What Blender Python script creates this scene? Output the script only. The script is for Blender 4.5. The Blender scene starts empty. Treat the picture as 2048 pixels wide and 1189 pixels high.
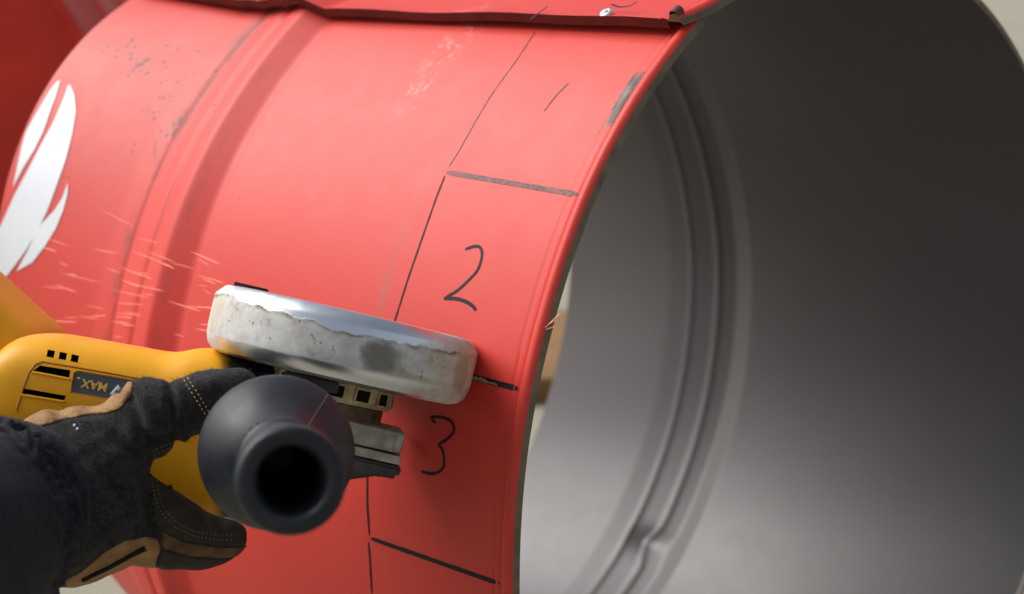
import bpy, bmesh, math, random
import numpy as np
from mathutils import Vector, Matrix, noise
from mathutils.bvhtree import BVHTree
random.seed(7); rng = np.random.default_rng(7)
S = bpy.context.scene; COL = S.collection
rad = math.radians

# ------------------------------------------------------------------ camera
FPX = 3380.9; CAMZ = 0.604; PITCH = 12.871
cd = bpy.data.cameras.new('camera'); cam = bpy.data.objects.new('camera', cd); COL.objects.link(cam)
cam.location = (0, 0, CAMZ); cam.rotation_euler = (rad(90 - PITCH), 0, 0)
cd.sensor_width = 36; cd.lens = FPX * 36 / 2048; cd.clip_start = .01; cd.clip_end = 2000
cd.dof.use_dof = True; cd.dof.focus_distance = .80; cd.dof.aperture_fstop = 9.0
S.camera = cam
# ------------------------------------------------------------------ overcast sky and soft sun
SUN_EL, SUN_AZ = 45, -75            # azimuth from +Y (away from camera), positive to the right
w = bpy.data.worlds.new('World'); S.world = w; w.use_nodes = True
wn = w.node_tree.nodes; wl = w.node_tree.links
bg = wn['Background']; sky = wn.new('ShaderNodeTexSky'); sky.sky_type = 'NISHITA'; sky.sun_disc = False
sky.sun_elevation = rad(SUN_EL); sky.sun_rotation = rad(SUN_AZ); sky.air_density = 1.0; sky.dust_density = 4.0; sky.ozone_density = 1.0
hs = wn.new('ShaderNodeHueSaturation'); hs.inputs['Saturation'].default_value = .5
wl.new(sky.outputs[0], hs.inputs['Color']); wl.new(hs.outputs[0], bg.inputs['Color']); bg.inputs['Strength'].default_value = .06
sd = bpy.data.lights.new('sun', 'SUN'); sun = bpy.data.objects.new('sun', sd); COL.objects.link(sun)
sd.energy = 1.5; sd.angle = rad(42); sd.color = (1, .985, .96)
sv = Vector((math.sin(rad(SUN_AZ)) * math.cos(rad(SUN_EL)), math.cos(rad(SUN_AZ)) * math.cos(rad(SUN_EL)), math.sin(rad(SUN_EL))))
sun.rotation_euler = sv.to_track_quat('Z', 'Y').to_euler(); sun.location = sv * 5
S.view_settings.view_transform = 'Standard'; S.view_settings.look = 'None'; S.view_settings.gamma = 1
S.view_settings.exposure = 1.22

# ------------------------------------------------------------------ camera frame <-> world
cp, sp = math.cos(rad(PITCH)), math.sin(rad(PITCH))
M3 = np.array([[1, 0, 0], [0, -sp, cp], [0, -cp, -sp]])     # columns: image right, image down, forward
CO = np.array([0, 0, CAMZ])
def W(P): return CO + M3 @ np.asarray(P, float)
def Wd(D): return M3 @ np.asarray(D, float)
def toC(Pw): return M3.T @ (np.asarray(Pw, float) - CO)
def px(x, y, z): return np.array([(x - 1024) / FPX * z, (y - 594.5) / FPX * z, z])     # metres in the camera frame
def wpx(x, y, z): return W(px(x, y, z))

# ------------------------------------------------------------------ helpers
def link(name, me, mats=(), parent=None, smooth=True, angle=35):
    for m in mats: me.materials.append(m)
    if smooth:
        me.shade_smooth()
        if angle: me.set_sharp_from_angle(angle=rad(angle))
    o = bpy.data.objects.new(name, me); COL.objects.link(o)
    if parent: o.parent = parent
    return o
def mesh(name, V, F, mats=(), parent=None, mi=None, smooth=True, angle=35, uv=None):
    me = bpy.data.meshes.new(name)
    me.from_pydata([tuple(map(float, v)) for v in V], [], [tuple(map(int, f)) for f in F])
    if uv is not None:
        l = me.uv_layers.new(name='UVMap'); idx = np.empty(len(me.loops), int); me.loops.foreach_get('vertex_index', idx)
        l.data.foreach_set('uv', np.asarray(uv, np.float32)[idx].ravel())
    if mi is not None: me.polygons.foreach_set('material_index', np.asarray(mi, np.int32))
    me.update()
    return link(name, me, mats, parent, smooth, angle)
def bmobj(name, bm, mats=(), parent=None, smooth=True, angle=35):
    me = bpy.data.meshes.new(name); bm.to_mesh(me); bm.free(); return link(name, me, mats, parent, smooth, angle)
def tag(o, label=None, cat=None, group=None, kind=None):
    for k, v in (('label', label), ('category', cat), ('group', group), ('kind', kind)):
        if v: o[k] = v
    return o
def empty(name, mat):
    o = bpy.data.objects.new(name, None); COL.objects.link(o); o.matrix_world = mat; o.empty_display_size = .05; return o
def rel(root, V):                                    # world points -> coordinates of a root empty
    Mi = np.array(root.matrix_world.inverted()); V = np.asarray(V, float)
    return V @ Mi[:3, :3].T + Mi[:3, 3]
def lathe(prof, n=64, a0=0, a1=2 * math.pi):         # profile (r, z) round local z
    full = abs(a1 - a0 - 2 * math.pi) < 1e-6; m = n if full else n + 1
    V = []; F = []
    for i in range(m):
        a = a0 + (a1 - a0) * i / n
        for r, z in prof: V.append((r * math.cos(a), r * math.sin(a), z))
    k = len(prof)
    for i in range(n):
        j = (i + 1) % m
        for q in range(k - 1):
            F.append((i * k + q, j * k + q, j * k + q + 1, i * k + q + 1))
    return np.array(V), F
def frame_of(axis, hint=(0, 0, 1)):
    z = np.asarray(axis, float); z /= np.linalg.norm(z); h = np.asarray(hint, float)
    if abs(z @ h) > .95: h = np.array([1., 0, 0])
    x = np.cross(h, z); x /= np.linalg.norm(x); return np.stack([x, np.cross(z, x), z], 1)
def box_bm(bm, c, s, bev=.0, mat=None, mi=0):
    r = bmesh.ops.create_cube(bm, size=1); v = r['verts']
    bmesh.ops.scale(bm, vec=s, verts=v)
    if bev:
        e = list({e for q in v for e in q.link_edges})
        r2 = bmesh.ops.bevel(bm, geom=e, offset=bev, segments=2, affect='EDGES', profile=.6); v = list({q for f in r2['faces'] for q in f.verts} | {q for q in v if q.is_valid})
    if mat is not None: bmesh.ops.transform(bm, matrix=mat, verts=v)
    bmesh.ops.translate(bm, vec=c, verts=v)
    for q in v:
        for f in q.link_faces: f.material_index = mi
def evaluated(o, name):
    dg = bpy.context.evaluated_depsgraph_get(); me = bpy.data.meshes.new_from_object(o.evaluated_get(dg)); me.name = name
    return me
def drop(o):
    me = o.data; bpy.data.objects.remove(o); 
    if me and me.users == 0: bpy.data.meshes.remove(me)

# ------------------------------------------------------------------ materials
class Mat:
    def __init__(s, name, base=(.5, .5, .5), rough=.5, metal=0, spec=.5, coat=0):
        s.m = bpy.data.materials.new(name); s.m.use_nodes = True; s.t = s.m.node_tree; s.b = s.t.nodes['Principled BSDF']
        s.b.inputs['Base Color'].default_value = (*base, 1); s.b.inputs['Roughness'].default_value = rough
        s.b.inputs['Metallic'].default_value = metal; s.b.inputs['Specular IOR Level'].default_value = spec
        s.b.inputs['Coat Weight'].default_value = coat
    def n(s, kind, **kw):
        x = s.t.nodes.new('ShaderNode' + kind)
        for k, v in kw.items():
            if k.startswith('i_'): x.inputs[k[2:].replace('_', ' ')].default_value = v
            else: setattr(x, k, v)
        return x
    def l(s, a, b): s.t.links.new(a, b)
    def set(s, sock, src): s.l(src, s.b.inputs[sock])
    def coord(s, which='Object'): return s.n('TexCoord').outputs[which]
    def noise(s, scale, detail=4, rough=.55, vec=None, dist=0):
        x = s.n('TexNoise', i_Scale=scale, i_Detail=detail, i_Roughness=rough, i_Distortion=dist)
        s.l(vec if vec is not None else s.coord(), x.inputs['Vector']); return x.outputs['Fac']
    def ramp(s, f, stops):
        x = s.n('ValToRGB'); e = x.color_ramp.elements
        while len(e) < len(stops): e.new(.5)
        for q, (p, c) in zip(e, stops): q.position = p; q.color = (*c, 1) if len(c) == 3 else c
        s.l(f, x.inputs[0]); return x.outputs[0]
    def mr(s, f, a, b, c=0, d=1, smooth=True):
        x = s.n('MapRange'); x.interpolation_type = 'SMOOTHSTEP' if smooth else 'LINEAR'
        s.l(f, x.inputs['Value'])
        for k, v in zip(('From Min', 'From Max', 'To Min', 'To Max'), (a, b, c, d)): x.inputs[k].default_value = v
        return x.outputs['Result']
    def math(s, op, a, b=None, c=None):
        x = s.n('Math', operation=op)
        for i, q in enumerate((a, b, c)):
            if q is None: continue
            if isinstance(q, (int, float)): x.inputs[i].default_value = q
            else: s.l(q, x.inputs[i])
        return x.outputs[0]
    def mix(s, f, a, b):
        x = s.n('Mix', data_type='RGBA')
        for sock, q in ((x.inputs[0], f), (x.inputs[6], a), (x.inputs[7], b)):
            if isinstance(q, (int, float)): sock.default_value = q
            elif isinstance(q, tuple): sock.default_value = (*q, 1)
            else: s.l(q, sock)
        return x.outputs[2]
    def bump(s, h, strength=.3, dist=.001):
        x = s.n('Bump'); x.inputs['Strength'].default_value = strength; x.inputs['Distance'].default_value = dist
        s.l(h, x.inputs['Height']); s.set('Normal', x.outputs[0]); return x

def simple(name, base, rough=.5, metal=0, spec=.5, scale=60, var=.25, bump=.15, bd=.0006, coat=0):
    M = Mat(name, base, rough, metal, spec, coat)
    f = M.noise(scale, 5); d = tuple(c * (1 - var) for c in base); e = tuple(min(1, c * (1 + var)) for c in base)
    M.set('Base Color', M.ramp(f, [(.3, d), (.7, e)]))
    M.set('Roughness', M.mr(f, .25, .75, max(.05, rough - .08), min(1, rough + .1)))
    if bump: M.bump(M.noise(scale * 4, 3), bump, bd)
    return M.m

# --- red drum paint: UV = (angle in radians, metres along the drum from its open rim)
def red_paint(name, worn=True):
    M = Mat(name, (.62, .035, .028), .48, 0, .33)
    uv = M.n('UVMap').outputs[0]; sx = M.n('SeparateXYZ'); M.l(uv, sx.inputs[0]); th, t = sx.outputs[0], sx.outputs[1]
    mp = M.n('Mapping'); M.l(uv, mp.inputs[0]); mp.inputs['Scale'].default_value = (.286, 1, 1); U = mp.outputs[0]
    blot = M.noise(9, 5, .6, U)
    col = M.ramp(blot, [(.25, (.545, .039, .028)), (.75, (.575, .045, .032))])
    rough = M.mr(M.noise(60, 3, .5, U), .3, .7, .49, .52)
    if worn:
        def band(a, lo, hi, soft): return M.math('MULTIPLY', M.mr(a, lo - soft, lo + soft), M.mr(a, hi - soft, hi + soft, 1, 0))
        mp2 = M.n('Mapping'); M.l(uv, mp2.inputs[0]); mp2.inputs['Scale'].default_value = (.06, 1, 1); U2 = mp2.outputs[0]
        # pale scuff bands running round the drum
        sc = M.math('MULTIPLY', M.math('MULTIPLY', band(t, .148, .166, .006), band(th, .63, .90, .05)), M.mr(M.noise(160, 6, .75, U, .6), .50, .64))
        col = M.mix(M.math('MULTIPLY', sc, .5), col, (.72, .42, .34))
        sm = M.math('MULTIPLY', M.math('MULTIPLY', band(t, .111, .119, .002), band(th, .18, .48, .06)), M.mr(M.noise(70, 5, .7, U2), .35, .6))
        col = M.mix(M.math('MULTIPLY', sm, .45), col, (.33, .10, .07))
        # specks
        v = M.n('TexVoronoi'); v.inputs['Scale'].default_value = 210; M.l(U, v.inputs['Vector'])
        big = M.mr(M.noise(6, 3, .6, U), .40, .58); tm = M.math('MAXIMUM', M.math('MULTIPLY', band(t, .25, .46, .03), band(th, .30, .78, .10)), .22)
        thr = M.math('MULTIPLY', M.math('MULTIPLY', big, tm), .46)
        spk = M.math('MULTIPLY', M.math('LESS_THAN', v.outputs['Distance'], M.math('MULTIPLY', thr, M.mr(M.noise(40, 3, .6, U), .35, .7, .25, 1.15))), M.math('GREATER_THAN', M.noise(90, 2, .5, U), .47))
        col = M.mix(M.math('MULTIPLY', spk, .85), col, (.07, .02, .018))
        # hairline scratches and grime along the ribs
        mp3 = M.n('Mapping'); M.l(uv, mp3.inputs[0]); mp3.inputs['Scale'].default_value = (1.6, 130, 1); mp3.inputs['Rotation'].default_value = (0, 0, .06)
        s1 = M.math('MULTIPLY', M.mr(M.noise(7, 3, .6, mp3.outputs[0]), .64, .70), M.mr(M.noise(8, 3, .6, U), .48, .62)); col = M.mix(M.math('MULTIPLY', s1, .22), col, (.80, .34, .28))
        mp4 = M.n('Mapping'); M.l(uv, mp4.inputs[0]); mp4.inputs['Scale'].default_value = (40, 8, 1)
        s2 = M.math('MULTIPLY', M.mr(M.noise(9, 3, .6, mp4.outputs[0]), .68, .73), M.mr(M.noise(9, 3, .6, U), .50, .62)); col = M.mix(M.math('MULTIPLY', s2, .30), col, (.25, .03, .025))
        gr = M.math('MULTIPLY', M.math('MAXIMUM', band(t, .341, .350, .003), M.math('MULTIPLY', band(t, .288, .294, .003), .6)), M.mr(M.noise(50, 6, .7, U), .42, .66)); col = M.mix(M.math('MULTIPLY', gr, .55), col, (.16, .04, .03))
        # paint knocked off at the rim bead and rubbed off the crest of the hoop
        wt = M.math('ADD', t, M.math('MULTIPLY', M.math('SUBTRACT', M.noise(45, 5, .7, U), .5), .013))
        wth = M.math('ADD', th, M.math('MULTIPLY', M.math('SUBTRACT', M.noise(60, 4, .7, U), .5), .10))
        r1 = M.math('MULTIPLY', M.math('MULTIPLY', band(wt, .0092, .0150, .0004), band(wth, .625, .745, .008)), M.mr(M.noise(150, 5, .7, U2), .36, .42))
        r1b = M.math('MULTIPLY', M.math('MULTIPLY', band(t, .0105, .0145, .001), M.mr(th, -.6, .72)), M.mr(M.noise(240, 4, .7, U2), .63, .66))
        r2 = M.math('MULTIPLY', M.math('MULTIPLY', band(t, .3375, .341, .0012), M.mr(th, .40, .60)), M.mr(M.noise(120, 5, .7, U2), .38, .46))
        raw = M.math('MAXIMUM', M.math('MAXIMUM', r1, M.math('MULTIPLY', r1b, .8)), r2)
        col = M.mix(raw, col, M.ramp(M.noise(170, 5, .7, U2), [(.35, (.05, .035, .028)), (.55, (.13, .105, .09)), (.75, (.30, .27, .25))]))
        rough = M.mix(raw, rough, (.6, .6, .6))
    M.set('Base Color', col); M.set('Roughness', rough)
    M.bump(M.noise(6, 0, .4, U), .008, .004)
    return M.m
RED = red_paint('red_drum_paint'); RED2 = red_paint('red_drum_paint_plain', False)
def inner_paint():
    M = Mat('grey_drum_lining', (.11, .105, .105), .42, 0, .35)
    f = M.noise(7, 5, .6); M.set('Base Color', M.ramp(f, [(.3, (.092, .082, .083)), (.7, (.101, .091, .092))]))
    M.set('Roughness', M.mr(M.noise(60, 3), .3, .7, .39, .42)); M.bump(M.noise(6, 0, .4), .010, .004); return M.m
LINING = inner_paint()
RAW = simple('raw_steel_edge', (.16, .13, .085), .7, .1, .3, 120, .3, .2)
INK = Mat('black_marker_ink', (.014, .010, .014), .6, 0, .2).m
INKF = Mat('faded_marker_ink', (.085, .035, .04), .5, 0, .25); INKF.set('Base Color', INKF.ramp(INKF.noise(330, 5, .7), [(.38, (.05, .03, .035)), (.66, (.26, .06, .05))])); INKF = INKF.m
WHITE = simple('white_print', (.62, .645, .68), .35, 0, .5, 30, .03, 0)
YEL = Mat('yellow_plastic', (.72, .26, .006), .45, 0, .3)
_f = YEL.noise(40, 5); YEL.set('Base Color', YEL.ramp(_f, [(.25, (.72, .31, .004)), (.75, (.79, .37, .008))]))
_s = YEL.n('SeparateXYZ'); YEL.l(YEL.coord(), _s.inputs[0])
_w = YEL.mr(YEL.math('ADD', YEL.math('ADD', _s.outputs[0], YEL.math('MULTIPLY', YEL.math('ADD', _s.outputs[2], .018), .22)), YEL.math('MULTIPLY', YEL.math('SUBTRACT', YEL.noise(60, 6, .7), .5), .012)), -.058, -.049)
_c = YEL.mix(YEL.mr(YEL.noise(26, 7, .75), .60, .78, 0, .35), YEL.ramp(_f, [(.25, (.72, .31, .004)), (.75, (.79, .37, .008))]), (.38, .15, .02))
YEL.set('Base Color', YEL.mix(_w, _c, (.025, .018, .010)))
YEL.bump(YEL.noise(900, 2), .12, .0003); YEL = YEL.m
BLK = simple('black_plastic', (.014, .014, .015), .45, 0, .5, 90, .4, .2)
HOLE = Mat('dark_cavity', (.008, .007, .006), .9, 0, .1).m
RUB = Mat('black_rubber', (.022, .025, .030), .45, 0, .30)
_f = RUB.noise(35, 6, .65); RUB.set('Base Color', RUB.ramp(_f, [(.3, (.007, .009, .012)), (.55, (.013, .016, .020)), (.8, (.028, .030, .033))])); RUB.set('Roughness', RUB.mr(_f, .3, .7, .38, .54)); RUB.bump(RUB.noise(500, 3), .12, .0004); RUB = RUB.m
ALU = simple('grimy_cast_aluminium', (.30, .27, .215), .55, .45, .5, 130, .45, .35)
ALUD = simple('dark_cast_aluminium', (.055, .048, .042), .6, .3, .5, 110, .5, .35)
COLLAR = simple('grimy_cream_collar', (.40, .33, .19), .55, .2, .5, 180, .45, .4)
CONC = None

# ------------------------------------------------------------------ ground
def ground():
    M = Mat('pale_concrete', (.5, .46, .36), .85, 0, .3)
    f = M.noise(1.3, 8, .62); M.set('Base Color', M.ramp(f, [(.3, (.24, .22, .165)), (.7, (.32, .295, .23))]))
    M.bump(M.noise(120, 6), .4, .003)
    n = 24; s = 260; V = []; F = []
    for i in range(n + 1):
        for j in range(n + 1): V.append(((i / n - .5) * s, (j / n - .5) * s, 0))
    for i in range(n):
        for j in range(n): a = i * (n + 1) + j; F.append((a, a + n + 1, a + n + 2, a + 1))
    o = mesh('ground', V, F, [M.m], smooth=False); tag(o, kind='structure')
ground()

# ------------------------------------------------------------------ the drum (half of a steel barrel on its side)
R = .286; DC = np.array([0.19656494, 0.08733868, 0.99236582])
_a, _b = -0.80842, -0.15652
DD = np.array([math.sin(_a) * math.cos(_b), math.sin(_b), math.cos(_a) * math.cos(_b)])
DU = np.cross(DD, [0, 1, 0]); DU /= np.linalg.norm(DU); DV = np.cross(DD, DU)
HT, LT = .33390, .47418
E0 = (-.00376, .00221, -.02125, .0028); E1 = (-.01007, .00153, -.00246, -.00974); E2 = (-.00005, .04428, .0099, .03929)
def drad(th, t):
    if t < HT: k = t / HT; e = [a * (1 - k) + b * k for a, b in zip(E0, E1)]; s = -.0027 * k
    else: k = (t - HT) / (LT - HT); e = [a * (1 - k) + b * k for a, b in zip(E1, E2)]; s = -.0027 * (1 - k) - .01819 * k
    r = 1 + s + e[0] * math.cos(2 * th) + e[1] * math.sin(2 * th) + e[2] * math.cos(3 * th) + e[3] * math.sin(3 * th)
    return R * r + .0003 * math.sin(7 * th + 21 * t) + .00025 * math.sin(13 * th - 17 * t + 1)
HX = np.array([.270, .2735, .2755, .279, .297, .299, .310, .3128, .3148, .3172, .320, .335, .3378, .3400, .3425, .345, .362, .368])
HY = np.array([0, 0, -.0005, .0002, .0076, .0078, .0061, .0052, .0036, .0048, .0050, .0027, .0021, .0006, .0016, .0016, 0, 0])
_tt = np.linspace(.25, .39, 281); _hh = np.interp(_tt, HX, HY); _k = np.exp(-.5 * (np.arange(-8, 9) / 1.8) ** 2); _k /= _k.sum()
_hh = np.convolve(np.pad(_hh, 8, mode='edge'), _k, 'valid')
BX = [0, .0006, .0022, .0042, .0064, .0078, .0086, .0096, .0125, .0138, .0150, .0165]; BY = [-.0008, .0010, .0029, .0035, .0028, .0010, -.0006, -.0002, .0004, -.0004, .0, 0]
def prof(t):
    if t < .0165: return float(np.interp(t, BX, BY))
    return float(np.interp(t, _tt, _hh))
def dpos(th, t, dr=0.):
    r = drad(th, t) + dr; return DC + DD * t + r * (math.cos(th) * DU + math.sin(th) * DV)
def dsurf(th, t, lift=0.): return dpos(th, t, prof(t) + lift)
def dhit(x, y, dr=0.):
    ray = px(x, y, 1.0); prev = None
    def g(z):
        q = ray * z - DC; t = q @ DD; th = math.atan2(q @ DV, q @ DU); return np.linalg.norm(q - t * DD) - drad(th, t) - dr, th, t
    z = .5
    while z < 1.6:
        v, th, t = g(z)
        if v < 0 and prev is not None and t > -.03:
            lo, hi = prev, z
            for _ in range(30):
                m = (lo + hi) / 2
                if g(m)[0] > 0: lo = m
                else: hi = m
            return g(hi)[1:] + (hi,)
        prev = z; z += .004
    return None
TS_O = sorted(set(BX + list(np.linspace(.02, .262, 16)) + list(np.linspace(.264, .372, 73)) + list(np.linspace(.38, LT, 7))))
TS_I = sorted(set([0.002, .006, .012] + list(np.linspace(.02, .262, 16)) + list(np.linspace(.264, .372, 73)) + list(np.linspace(.38, LT, 7))), reverse=True)
def dent(th, t):
    th0 = -2.53; g = math.exp(-((th - th0) / .030) ** 2); g2 = math.exp(-((th - th0 - .045) / .02) ** 2)
    wt = max(0, 1 - abs(t - .3145) / .026)
    return (.011 * g + .004 * g2) * wt, (.004 * g) * wt
def shell(name, a0, a1, n, root, lift, thick=.0013, mats=None):
    V = []; F = []; MI = []; UV = []; prof_pts = []
    for t in TS_O: prof_pts.append((t, 0.0, 0))
    for t in TS_I: prof_pts.append((t, -thick, 1))
    prof_pts.append((0.0, -thick - .0016, 2)); k = len(prof_pts)
    for i in range(n + 1):
        th = a0 + (a1 - a0) * i / n; thw = (th + math.pi) % (2 * math.pi) - math.pi
        for t, o, m in prof_pts:
            dt, dh = dent(thw, t); tt = t + dt
            pr = prof(t) if m == 0 else (max(0, prof(t)) if t > .02 else 0)
            if m == 2: pr = 0
            V.append(dpos(th, tt, pr + o + lift(th, t) + dh)); UV.append((thw, t))
    mo = [];
    for q in range(k):
        a, b = prof_pts[q], prof_pts[(q + 1) % k]
        if q == 0: mo.append(2)
        elif a[2] == 0 and b[2] == 0: mo.append(0)
        elif a[2] == 1 and b[2] == 1: mo.append(1)
        else: mo.append(2)
    for i in range(n):
        for q in range(k):
            q2 = (q + 1) % k
            F.append((i * k + q, i * k + q2, (i + 1) * k + q2, (i + 1) * k + q)); MI.append(mo[q])
    # end faces as strips between outer and inner sheet
    no = len(TS_O)
    for base, flip in ((0, False), (n * k, True)):
        inner = list(range(no, k)); oi = 0; ii = len(inner) - 1
        A = list(range(no)); B = inner[::-1]
        ia = ib = 0
        while ia < len(A) - 1 or ib < len(B) - 1:
            ta = prof_pts[A[ia + 1]][0] if ia < len(A) - 1 else 9; tb = prof_pts[B[ib + 1]][0] if ib < len(B) - 1 else 9
            if ta <= tb: f = (A[ia], A[ia + 1], B[ib]); ia += 1
            else: f = (A[ia], B[ib + 1], B[ib]); ib += 1
            f = tuple(base + x for x in f); F.append(f[::-1] if flip else f); MI.append(2)
    Vw = [W(v) for v in V]
    o = mesh(name, rel(root, Vw), F, mats or [RED, LINING, RAW], root, MI, True, 50, UV)
    return o
base = W(DC + DD * LT / 2); base[2] = 0
drum = empty('steel_drum', Matrix.Translation(base))
tag(drum, 'red half drum with open grey inside, marker lines and digits on its side', 'drum')
SEAM = .840
shell('shell', -2 * math.pi + 1.63, .885, 300, drum, lambda th, t: 0.0)
# the cut-out upper panel overlapping the shell; its lower edge lifts a little unevenly
def lid_lift(th, t):
    return .0100 - .016 * (1 - math.exp(-max(0, th - SEAM) / .10)) + .0012 * math.exp(-((th - SEAM) / .03) ** 2) * math.sin(t * 60) * .5 + (.0007 * math.sin(t * 23) if t > .02 else 0) * math.exp(-((th - SEAM) / .08) ** 2)
lid = shell('lid', SEAM, 1.60, 70, drum, lid_lift)
# turned-in hem along the lid's lower edge; gap shade put into its dark red
HEM = simple('shaded_red_hem', (.10, .012, .009), .6, 0, .3, 60, .4, .1); V = []; F = []; n_ = 0
for t in [x for x in TS_O if x > .009]:
    l_ = prof(t) + lid_lift(SEAM, t)
    for th, dr in ((SEAM - .0004, l_ + .0002), (SEAM - .0008, l_ - .0056), (SEAM + .0040, l_ - .0056), (SEAM + .0036, l_ - .0008)): V.append(W(dpos(th, t, dr)))
    n_ += 1
for i in range(n_ - 1):
    for j in range(4): k = (j + 1) % 4; F.append((i * 4 + j, i * 4 + k, i * 4 + 4 + k, i * 4 + 4 + j))
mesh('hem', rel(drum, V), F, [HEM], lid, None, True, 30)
# rolled-tube opening at the lid's rim end; hollow's shade put into dark red
c0 = W(dpos(SEAM + .001, 0.0046, .0122)); ax = Wd(DV * math.cos(SEAM) - DU * math.sin(SEAM))
V, F = lathe([(.0030, .005), (.0030, .0004), (.0026, .0000), (.0022, .0006), (.0022, .003), (0.00001, .003)], 24)
Fm = frame_of(ax); mesh('curl_end', rel(drum, V @ Fm.T + c0), F, [simple('shaded_red_curl', (.11, .02, .015), .6)], lid)
# bolt head with washer on the lid
def on_lid(x, y):
    th, t, z = dhit(x, y, .0100); return th, t
th, t = on_lid(1212, 25); pc = W(dpos(th, t, .0096)); nn = Wd(math.cos(th) * DU + math.sin(th) * DV)
ZN = simple('zinc_screw', (.62, .64, .66), .3, .8, .5, 200, .15, 0)
V, F = lathe([(.00001, .0018), (.0012, .0017), (.0013, .0010), (.0020, .0012), (.0030, .0009), (.0036, .0002), (.0036, -.0004)], 28)
mesh('screw', rel(drum, V @ frame_of(nn).T + pc), F, [ZN], lid)

# ---- flat print and marker strokes lying on the paint
def strip(name, A, B, mat, parent, lift=.0004, n=40, m=4, sf=None):
    """ sheet between two pixel polylines, laid on the drum """
    def res(P, n):
        P = np.array(P, float); d = np.r_[0, np.cumsum(np.linalg.norm(np.diff(P, axis=0), axis=1))]; s = np.linspace(0, d[-1], n)
        return np.stack([np.interp(s, d, P[:, 0]), np.interp(s, d, P[:, 1])], 1)
    a = res(A, n); b = res(B, n); V = []; F = []
    for i in range(n):
        for j in range(m + 1):
            q = a[i] * (1 - j / m) + b[i] * j / m; h = dhit(q[0], q[1], .0015)
            if h is None: h = (0, LT + .001, 0)
            th, t = h[0], min(h[1], LT - .0004)
            V.append(W(dsurf(th, t, lift)))
    for i in range(n - 1):
        for j in range(m): p = i * (m + 1) + j; F.append((p, p + 1, p + m + 2, p + m + 1))
    return mesh(name, rel(drum, V), F, [mat], parent)
def ribbon(name, P, wid, mat, parent, dr=0., lift=.00018, step=5, wob=.0, taper=True):
    """ marker stroke through pixel points; wid in metres, built in (arc, along) coordinates """
    Q = []
    P = np.array(P, float)
    # Catmull-Rom through the points
    if len(P) > 2:
        E = np.vstack([2 * P[0] - P[1], P, 2 * P[-1] - P[-2]]); out = []
        for i in range(1, len(E) - 2):
            for s in np.linspace(0, 1, 8, endpoint=False):
                p0, p1, p2, p3 = E[i - 1:i + 3]
                out.append(.5 * ((2 * p1) + (p2 - p0) * s + (2 * p0 - 5 * p1 + 4 * p2 - p3) * s * s + (3 * p1 - p0 - 3 * p2 + p3) * s ** 3))
        P = np.array(out + [E[-2]])
    else:
        P = np.array([P[0] * (1 - s) + P[1] * s for s in np.linspace(0, 1, 30)])
    for x, y in P:
        h = dhit(x, y, dr)
        if h: Q.append((h[0] * R, h[1]))
    Q = np.array(Q); T = np.gradient(Q, axis=0); T /= np.linalg.norm(T, axis=1)[:, None] + 1e-12; N = np.stack([-T[:, 1], T[:, 0]], 1)
    V = []; F = []
    for i, (q, nv) in enumerate(zip(Q, N)):
        ww = wid / 2 * (1 + wob * math.sin(i * 1.7) * .5 + wob * (random.random() - .5))
        if taper: ww *= min(1, .45 + .35 * min(i, len(Q) - 1 - i))
        for s in (-1, 0, 1):
            p = q + nv * ww * s; V.append(W(dpos(p[0] / R, p[1], (prof(p[1]) if dr == 0 else dr) + lift)))
    for i in range(len(Q) - 1):
        for j in (0, 1): p = i * 3 + j; F.append((p, p + 1, p + 4, p + 3))
    return mesh(name, rel(drum, V), F, [mat], parent)
k5 = 1.981
def z5(P): return [(x / k5, y / k5) for x, y in P]
strip('emblem', z5([(224, 318), (196, 352), (138, 450), (98, 520), (80, 580), (66, 640), (46, 735)]), z5([(232, 316), (217, 372), (192, 440), (165, 520), (130, 592), (90, 657), (48, 736)]), WHITE, drum)
strip('emblem', z5([(269, 330), (243, 398), (203, 490), (152, 580), (100, 680), (50, 775), (0, 885), (-40, 960), (-60, 1010), (-70, 1080)]), z5([(270, 330), (289, 375), (294, 440), (280, 530), (255, 630), (220, 730), (183, 830), (150, 900), (96, 993), (42, 1066), (0, 1120), (-60, 1180)]), WHITE, drum, n=60)
strip('emblem', z5([(263, 722), (240, 785), (210, 832), (160, 884), (132, 930), (104, 990), (60, 1074)]), z5([(263.5, 722), (262, 765), (245, 832), (215, 905), (175, 970), (122, 1040), (54, 1078)]), WHITE, drum)
k7 = 2.378
ribbon('marker_line', [(1072, 62), (1030, 125), (985, 187), (950, 245), (918, 302), (897, 335)], .0008, INKF, drum, wob=.3)
ribbon('marker_line', [(890, 352), (872, 398), (845, 475), (815, 562), (788, 648), (770, 705)], .0011, INK, drum, wob=.2)
ribbon('marker_line', [(735, 945), (735, 1010), (739, 1071)], .0013, INK, drum, wob=.2)
ribbon('marker_line', [(737, 1084), (740, 1120), (744, 1189)], .0013, INK, drum, wob=.2)
ribbon('marker_line', [(893, 345), (1158, 390)], .0028, INKF, drum, wob=.10)
ribbon('marker_line', [(905, 744), (1036, 778)], .0027, INK, drum, wob=.1)
ribbon('marker_line', [(742, 1077), (1000, 1168)], .0024, INK, drum, wob=.1)
ribbon('marker_digit', [(1137, 167), (1112, 192), (1088, 223)], .0009, INKF, drum, wob=.2)
ribbon('marker_digit', [(700 + x / k7, 300 + y / k7) for x, y in [(548, 474), (585, 461), (613, 461), (627, 482), (625, 520), (605, 575), (560, 625), (510, 670), (450, 706)]], .0016, INK, drum, wob=.15)
ribbon('marker_digit', [(700 + x / k7, 300 + y / k7) for x, y in [(446, 707), (500, 708), (545, 720), (580, 740), (600, 764)]], .0019, INK, drum, wob=.15)
k8 = 2.535
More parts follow.
